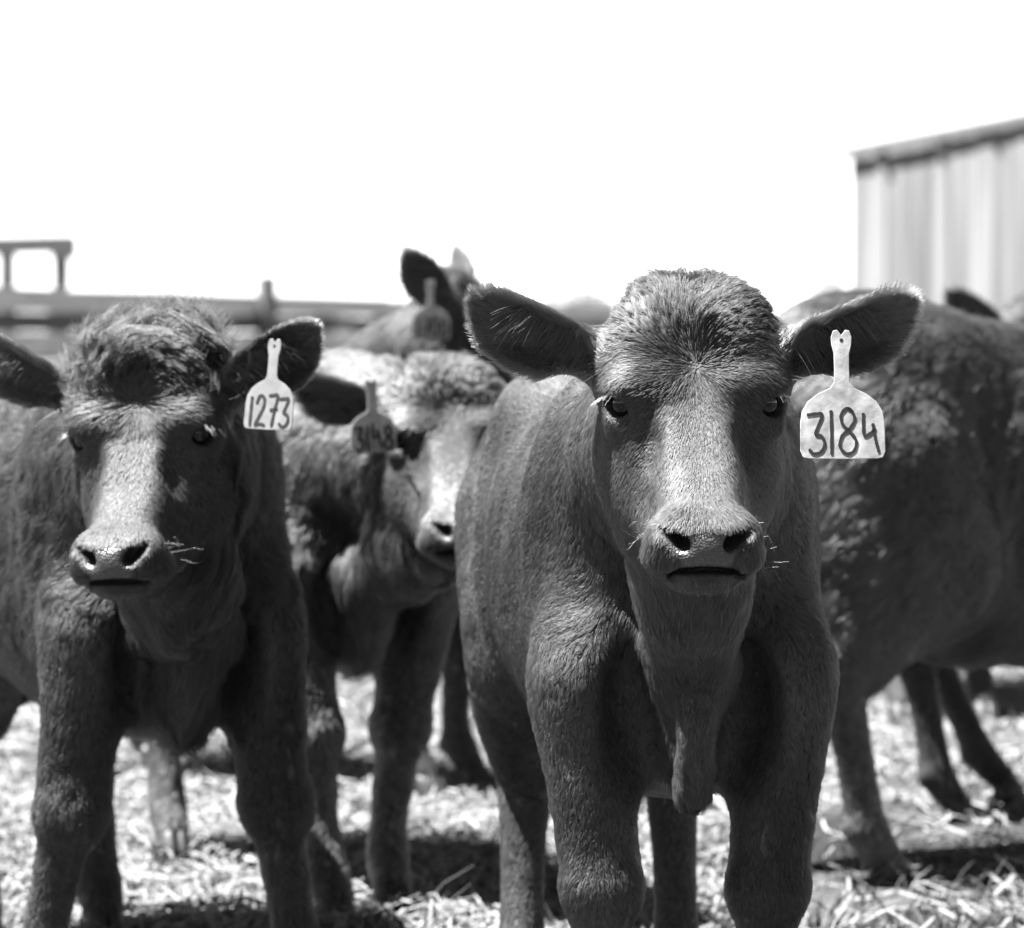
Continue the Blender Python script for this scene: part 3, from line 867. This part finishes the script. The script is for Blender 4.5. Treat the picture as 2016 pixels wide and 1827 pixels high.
m, t, out = new_mat('straw_ground')
pr = t.nodes.new('ShaderNodeBsdfPrincipled'); t.links.new(pr.outputs[0], out.inputs[0])
pr.inputs['Roughness'].default_value = .9; pr.inputs['Specular IOR Level'].default_value = .15
tcn = t.nodes.new('ShaderNodeTexCoord')
def noise_node(sc_, det, stretch=(1, 1, 1)):
    mp = t.nodes.new('ShaderNodeMapping'); mp.inputs['Scale'].default_value = stretch
    nz = t.nodes.new('ShaderNodeTexNoise'); nz.inputs['Scale'].default_value = sc_; nz.inputs['Detail'].default_value = det
    t.links.new(tcn.outputs['Object'], mp.inputs[0]); t.links.new(mp.outputs[0], nz.inputs[0]); return nz
def map_node(src, a, b, lo, hi):
    mr = t.nodes.new('ShaderNodeMapRange'); mr.inputs[1].default_value = a; mr.inputs[2].default_value = b
    mr.inputs[3].default_value = lo; mr.inputs[4].default_value = hi; t.links.new(src.outputs[0], mr.inputs[0]); return mr
n1 = noise_node(1.3, 6); n2 = noise_node(38, 8); 
c1 = map_node(n1, .44, .60, .010, .048); c2 = map_node(n2, .32, .66, .45, 1.25)
mu = t.nodes.new('ShaderNodeMath'); mu.operation = 'MULTIPLY'; t.links.new(c1.outputs[0], mu.inputs[0]); t.links.new(c2.outputs[0], mu.inputs[1])
t.links.new(mu.outputs[0], pr.inputs['Base Color'])
bp = t.nodes.new('ShaderNodeBump'); bp.inputs['Distance'].default_value = .02; bp.inputs['Strength'].default_value = .8
t.links.new(n2.outputs[0], bp.inputs['Height']); t.links.new(bp.outputs[0], pr.inputs['Normal'])
M_GROUND = m
gx = np.concatenate([[-1500, -400, -120, -40, -16], np.linspace(-8, 8, 161), [16, 40, 120, 400, 1500]])
gy = np.concatenate([[-200, -40, -10, 0], np.linspace(2, 26, 241), [32, 40, 60, 100, 200, 500, 1000, 2500]])
GX, GY = np.meshgrid(gx, gy, indexing='ij')
gv = np.stack([GX.ravel(), GY.ravel(), 0 * GX.ravel()], 1)
inn = (np.abs(gv[:, 0]) <= 8) & (gv[:, 1] >= 2) & (gv[:, 1] <= 26)
gv[inn, 2] = ground_h(gv[inn, 0], gv[inn, 1])
nx_, ny_ = GX.shape
ii, jj = np.meshgrid(np.arange(nx_ - 1), np.arange(ny_ - 1), indexing='ij'); b0 = (ii * ny_ + jj).ravel()
gq = np.stack([b0, b0 + ny_, b0 + ny_ + 1, b0 + 1], 1)
tag(mesh_obj('ground', gv, gq, M_GROUND, None, True), kind='structure')

# loose straw lying about
def strips(P, half_w, flat):
    """P (n,k,3) centre lines -> ribbon mesh"""
    n, k, _ = P.shape
    d = unit(P[:, -1] - P[:, 0]); upv = np.array([0, 0, 1.0]) if flat else None
    sd = unit(np.cross(d, upv + rng.normal(size=(n, 3)) * .35)) if flat else unit(np.cross(d, rng.normal(size=(n, 3))))
    wprof = np.ones(k) if flat else np.linspace(1, .15, k)
    Lf = P + sd[:, None] * (half_w[:, None] * wprof)[:, :, None]; Rt = P - sd[:, None] * (half_w[:, None] * wprof)[:, :, None]
    V = np.concatenate([Lf, Rt], 1).reshape(-1, 3)
    base = (np.arange(n) * 2 * k)[:, None]
    q = np.concatenate([base + np.array([[i, i + 1, k + i + 1, k + i]]) for i in range(k - 1)], 0)
    return V, q
M_STRAW = grey_mat('dry_straw', .10, rough=.6, spec=.35, noise=.3, scale=9)
M_GRASS = grey_mat('dull_grass', .04, rough=.6, spec=.3, noise=.5, scale=7)
def scatter(n, y0, y1):
    y = y0 + (y1 - y0) * rng.beta(1.15, 1.9, n)
    x = rng.normal(size=n) * (.11 * y + .55)
    return x, y
N_ST = 120000
x, y = scatter(N_ST, 2.2, 19)
keep = vnoise(np.stack([x, y, 0 * x], 1), 1.8, 3)[:, 0] > rng.uniform(-.9, .35, N_ST)
x, y = x[keep], y[keep]; n_ = len(x)
an = rng.random(n_) * 6.283; le = rng.uniform(.03, .13, n_); z = ground_h(x, y) + rng.uniform(.003, .028, n_)
dr = np.stack([np.cos(an), np.sin(an), rng.normal(size=n_) * .16], 1)
c = np.stack([x, y, z], 1); bend = rng.normal(size=(n_, 3)) * .012
P = np.stack([c - dr * le[:, None] / 2, c + bend, c + dr * le[:, None] / 2], 1); P[:, :, 2] = np.maximum(P[:, :, 2], .002 + ground_h(x, y)[:, None])
V, q = strips(P, rng.uniform(.0012, .0032, n_), True)
tag(mesh_obj('straw', V, q, M_STRAW), 'bright loose straw strewn over the pen floor', 'straw', kind='stuff')
N_GR = 44000
x, y = scatter(N_GR, 2.4, 17)
keep = vnoise(np.stack([x, y, 0 * x], 1), 1.3, 5)[:, 0] > rng.uniform(-.2, .6, N_GR)
x, y = x[keep], y[keep]; n_ = len(x)
hgt = rng.uniform(.03, .10, n_) * np.where(rng.random(n_) < .06, 2.0, 1); ln_ = rng.normal(size=(n_, 2)) * .5
ks = np.linspace(0, 1, 4)
P = np.stack([x, y, ground_h(x, y) - .004], 1)[:, None, :] + np.stack([ln_[:, :1] * hgt[:, None] * ks ** 1.8, ln_[:, 1:] * hgt[:, None] * ks ** 1.8, hgt[:, None] * (ks - .25 * ks ** 2)[None, :]], 2)
V, q = strips(P, rng.uniform(.0015, .0035, n_), False)
tag(mesh_obj('grass', V, q, M_GRASS), 'short dull grass tufts between the straw', 'grass', kind='stuff')

# ------------------------------------------------------------------ plank fence
M_WOOD = grey_mat('weathered_plank', .60, rough=.8, noise=.35, scale=3.0, stretch=(1, 1, 14), bump=.3)
M_POST = grey_mat('round_post', .10, rough=.8, noise=.35, scale=3.0, stretch=(9, 9, 1), bump=.3)
M_WOOD_DARK_SHADE = grey_mat('dark_wood_plank_shade', .10, rough=.85, noise=.4, scale=3.0, stretch=(1, 1, 14), bump=.3)  # dark timber; on the fence its tone stands in for shade
f0 = Vector((-7.4, 31.0, 0)); f1 = Vector((1.9, 62.5, 0))
fd_ = (f1 - f0); flen = fd_.length; fdir = fd_.normalized(); fn_ = Vector((fdir.y, -fdir.x, 0))   # towards us
fence = empty('plank_fence', f0, math.atan2(fdir.y, fdir.x))
tag(fence, 'long weathered grey plank fence running behind the herd on the left', 'fence')
FH = 1.47
bays = 15; bl = flen / bays
for i in range(bays + 1):
    xx = i * bl + 0.0
    mb = MB(); rnd = random.uniform(-.02, .02)
    top = FH + (.24 if i == 7 else -.03)
    yo = -.24 if i == 7 else 0
    xx -= .65 if i == 7 else 0
    mb.tube([(xx, yo, -.3), (xx + rnd, yo, .6), (xx + rnd, yo + .01, top)], [.10, .095, .09] if i != 7 else [.13, .128, .125], 14)
    mb.build('post', M_POST, fence)
for i in range(bays):
    for (zc, hh, off, mt_) in ((FH - .125, .25, -.12, M_WOOD), (FH - .345, .20, -.105, M_WOOD_DARK_SHADE), (FH - .575, .25, -.12, M_WOOD), (FH - .82, .25, -.105, M_WOOD_DARK_SHADE), (FH - 1.08, .25, -.12, M_WOOD)):  # recessed planks: shade below the proud ones put into their colour
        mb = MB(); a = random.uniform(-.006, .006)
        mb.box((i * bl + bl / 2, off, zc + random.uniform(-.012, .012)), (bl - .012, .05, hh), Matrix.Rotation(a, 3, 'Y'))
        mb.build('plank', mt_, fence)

# gate frame standing behind the fence
gf = empty('gate_frame', (W(60, 0, 40).x, 40, 0), R(4))
tag(gf, 'tall dark timber gate frame rising above the fence at far left', 'gate frame')
ppm = FPX / 40
for px_ in (-260, 15, 120):
    mb = MB(); mb.box(((px_ - 60) / ppm, 0, .95), (.17, .17, 1.9)); mb.build('post', M_WOOD_DARK_SHADE, gf)
mb = MB(); mb.box((-.80, -.0, 1.945), (2.45, .17, .19), Matrix.Rotation(R(-1.5), 3, 'Y')); mb.build('beam', M_POST, gf)
mb = MB(); mb.box(((126 - 60) / ppm, -.01, 1.94), (.27, .22, .24)); mb.build('beam_end', M_WOOD_DARK_SHADE, gf)

# ------------------------------------------------------------------ barn
M_BOARD = grey_mat('barn_board', .155, rough=.85, noise=.5, scale=1.6, stretch=(4.6, 4.6, .16), bump=.2, detail=8)
M_ROOF = grey_mat('roof_iron', .10, rough=.6, noise=.3, scale=2)
YB = 46.0; bx0 = (1676 - 1008) / FPX * YB
barn = empty('barn', (bx0, YB, 0), R(-25))
tag(barn, 'pale barn of upright weathered boards under a sloping dark roof edge', 'barn')
slope = math.tan(R(9.3)); h0 = CAM_H + (660 - 302) / FPX * YB
mb = MB(); xx = 0.0; bw_ = 12.0
while xx < bw_:
    w_ = random.uniform(.13, .19); top = h0 + slope * (xx + w_ / 2); dz = random.uniform(-.012, .012)
    b = len(mb.v)
    for (ax_, ay_) in ((xx, dz), (xx + w_ - .012, dz + random.uniform(-.006, .006)), (xx + w_ - .012, dz + .03), (xx, dz + .03)):
        mb.v += [Vector((ax_, ay_, -.02 + random.uniform(0, .05))), Vector((ax_, ay_, h0 + slope * ax_))]
    for i in range(4):
        j = (i + 1) % 4; mb.f.append((b + 2 * i, b + 2 * j, b + 2 * j + 1, b + 2 * i + 1))
    mb.f.append((b + 1, b + 3, b + 5, b + 7))
    xx += w_
o = mb.build('wall', M_BOARD, barn); o['label'] = 'front wall of narrow upright boards'
mb = MB(); mb.prism([(0, -.02), (bw_, -.02), (bw_, h0 + slope * bw_ - .05), (0, h0 - .05)], .06, 7.5)
mb.build('wall', grey_mat('barn_inner', .10, rough=.9), barn)
mb = MB(); ang = math.atan(slope); L_ = bw_ / math.cos(ang) + .25
mb.box((bw_ / 2 - .06, 3.80, h0 + slope * (bw_ / 2 - .06) + .06), (L_, 7.6, .05), Matrix.Rotation(-ang, 3, 'Y'))
mb.build('roof', M_ROOF, barn)
mb = MB(); mb.box((bw_ / 2 - .02, -.042, h0 + slope * (bw_ / 2 - .02) - .01), (L_ - .1, .03, .10), Matrix.Rotation(-ang, 3, 'Y'))
mb.build('fascia', M_WOOD_DARK_SHADE, barn)
for k in range(16):
    mb = MB(); xk = .4 + k * .72
    mb.box((xk, -.075, h0 + slope * xk - .03), (.06, .034, .09)); mb.build('rafter_end', M_WOOD_DARK_SHADE, barn)

# ------------------------------------------------------------------ far bushes, pole
M_TWIG = grey_mat('bare_twig', .09, rough=.9)
M_BARK = grey_mat('grey_bark', .04, rough=.9, noise=.3, scale=6)
def bush(px, py_top, Y, spread, label, name='bare_tree'):
    c0 = W(px, 660, Y); top = CAM_H + (660 - py_top) / FPX * Y
    root = empty(name, (c0.x, Y, 0)); tag(root, label, 'tree', 'bare trees on the horizon')
    mb = MB(); mb.tube([(0, 0, -.1), (.1, 0, top * .3), (0, .1, top * .7)], [.22, .16, .05], 8); mb.build('trunk', M_BARK, root, True)
    n_ = 1700
    h_ = (.15 + .75 * rng.beta(1.6, 1.5, n_)) * top
    rad = spread * np.sqrt(np.clip(1 - ((h_ / top - .45) / .50) ** 2, 0.01, 1)) * (.7 + .3 * rng.random(n_))
    a_ = rng.random(n_) * 6.283; r_ = np.sqrt(rng.random(n_)) * rad
    p0 = np.stack([r_ * np.cos(a_), r_ * np.sin(a_), h_], 1)
    d_ = unit(np.stack([np.cos(a_) * .7, np.sin(a_) * .7, np.full(n_, 1.0)], 1) + rng.normal(size=(n_, 3)) * .4)
    l_ = rng.uniform(.25, .8, n_) * top * .16
    Pt = np.stack([p0, p0 + d_ * l_[:, None] * .5, p0 + d_ * l_[:, None]], 1)
    V, q = strips(Pt, rng.uniform(.02, .05, n_) * top * .14, False)
    mesh_obj('crown', V, q, M_TWIG, root)
bush(1122, 540, 150, 1.9, 'dim bare tree on the horizon between the two upright ears')
bush(1162, 565, 170, 1.6, 'low hazy bush just left of the calf with tag 3184')
bush(1200, 585, 140, 1.8, 'lowest hazy bush close beside the head of calf 3184')
bush(1636, 530, 150, 1.1, 'dim round tree on the horizon beside the left edge of the barn')
pc = W(1268, 660, 60)
tag(empty('utility_pole', (pc.x, 60, 0)), 'thin dark pole rising behind the head of the middle calf', 'pole')
po = bpy.data.objects['utility_pole']
mb = MB(); mb.tube([(0, 0, -.3), (0, 0, 2.17)], [.045, .04], 10); mb.build('shaft', M_WOOD_DARK_SHADE, po, True)
mb = MB(); mb.box((0, 0, 2.19), (.10, .10, .05)); mb.build('cap', M_WOOD_DARK_SHADE, po)
# ------------------------------------------------------------------ the herd
FUR_A = dict(count=1300000, whiskers=True, head_density=3.0, rad=.00030, lift=.22)
A = make_calf('smooth-coated calf in sharp focus staring at us, ear tag 3184', (.212, 4.36), R(5), W(1370, 797, 4.10), yaw=R(2), res=(.0025, .008),
              ear_pose=((R(20), R(8)), (R(20), R(8))), legs=dict(hl=(-.025, 0)), fur=FUR_A)
hang_tag(A, W(1656, 668, 4.115), .096, .144, '3184', M_TAG, spacing=[1.05, .45, 1.15, 1.0], yaw=R(2), tilt=R(-7), ink_w=.0034)

SHAG = dict(mat=M_HAIR_SHAG, count=700000, head_density=2.0, body=.026, neck=.030, dewlap=.045, leg=.014, poll=.022, brow=.008, curl=.8, clump=.011, clump_amt=.5,
            lift=.30, na=.40, nf=16, rad=.00042, whiskers=True)
B = make_calf('shaggy calf at far left with curly poll and ear tag 1273', (-.455, 5.10), R(21), W(272, 862, 4.82), yaw=R(-13), pitch=R(2), roll=R(-3), res=(.0035, .009),
              ear_pose=((R(30), R(12)), (R(27), R(8))), legs=dict(fl=(-.10, .03), fr=(.085, -.02)), fur=SHAG, dew=.85)
hang_tag(B, W(541, 680, 4.772), .070, .118, '1273', M_TAG_GREY, spacing=[.6, 1.05, .95, 1.0], yaw=R(-22), roll=R(2), tilt=R(-7), ink_w=.0040)

FUR_C = dict(SHAG, blaze=1.3, poll=.006, brow=.002, curl=.3, mat=M_HAIR_BROWN, count=350000, whiskers=False, rad=.0006, head_density=1.3)
C = make_calf('woolly calf half hidden behind others, worn tag in its ear', (-.245, 6.12), R(21), W(890, 866, 5.86), yaw=R(8), pitch=R(-3), res=(.005, .011),
              ear_pose=((R(14), R(-12)), (R(14), R(0))), legs=dict(fl=(.03, -.06), fr=(-.03, .06)), fur=FUR_C, dew=.35)
hang_tag(C, W(730, 757, 5.80), .074, .115, '3148', M_TAG_OLD, spacing=[1, .5, 1, 1], yaw=R(10), roll=R(-3), ink_w=.0042)

D = make_calf('distant calf with two ears pricked up above the others', (-.12, 7.75), R(62), W(955, 672, 7.52), yaw=R(82), pitch=R(8), scale=1.0, res=(.006, .014),
              ear_pose=((R(40), R(-55)), (R(52), R(-30))), fur=dict(count=90000, rad=.0009, head_density=1.5))
hang_tag(D, W(848, 560, 7.33), .080, .118, '1700', M_TAG_OLD, yaw=R(10), ink_w=.0040)

FUR_E = dict(mat=M_HAIR_WOOL, count=450000, body=.032, neck=.03, leg=.014, clump=.012, clump_amt=.4, lift=.22, na=.34, nf=13, rad=.0006, jitter=.2)
TRUNK_E = [(.02, .05, .72, .50), (.06, .09, .81, .44), (.10, .128, .87, .40), (.16, .155, .905, .375), (.26, .168, .915, .355), (.42, .19, .925, .345),
           (.58, .20, .945, .355), (.70, .19, .975, .40), (.80, .175, .985, .48), (.90, .14, .965, .58), (.97, .08, .90, .68)]
E_ = make_calf('big woolly calf at far right showing its long flank', (1.326, 7.09), R(124), (1.58, 7.27, .90), yaw=R(124), scale=1.07, res=(.008, .011),
               ear_pose=((R(0), 0), (R(0), 0)), legs=dict(hl=(.0, -.02), hr=(.02, .03)), fur=FUR_E, trunk=TRUNK_E)

G_ = make_calf('calf hidden behind the woolly flank with only its dark legs showing', (1.655, 7.66), R(107), (1.98, 7.78, .86), yaw=R(107), scale=1.0, res=(.009, .012),
               ear_pose=((R(0), 0), (R(0), 0)), legs=dict(hr=(.09, -.24)), fur=dict(count=110000, rad=.0008))

F_ = make_calf('far calf with only dark ears showing over the woolly back', (1.08, 9.15), R(8), W(2068, 692, 8.9), yaw=R(10), scale=1.05, res=(.007, .016),
               ear_pose=((R(30), R(5)), (R(28), R(5))), fur=dict(count=60000, rad=.0010))
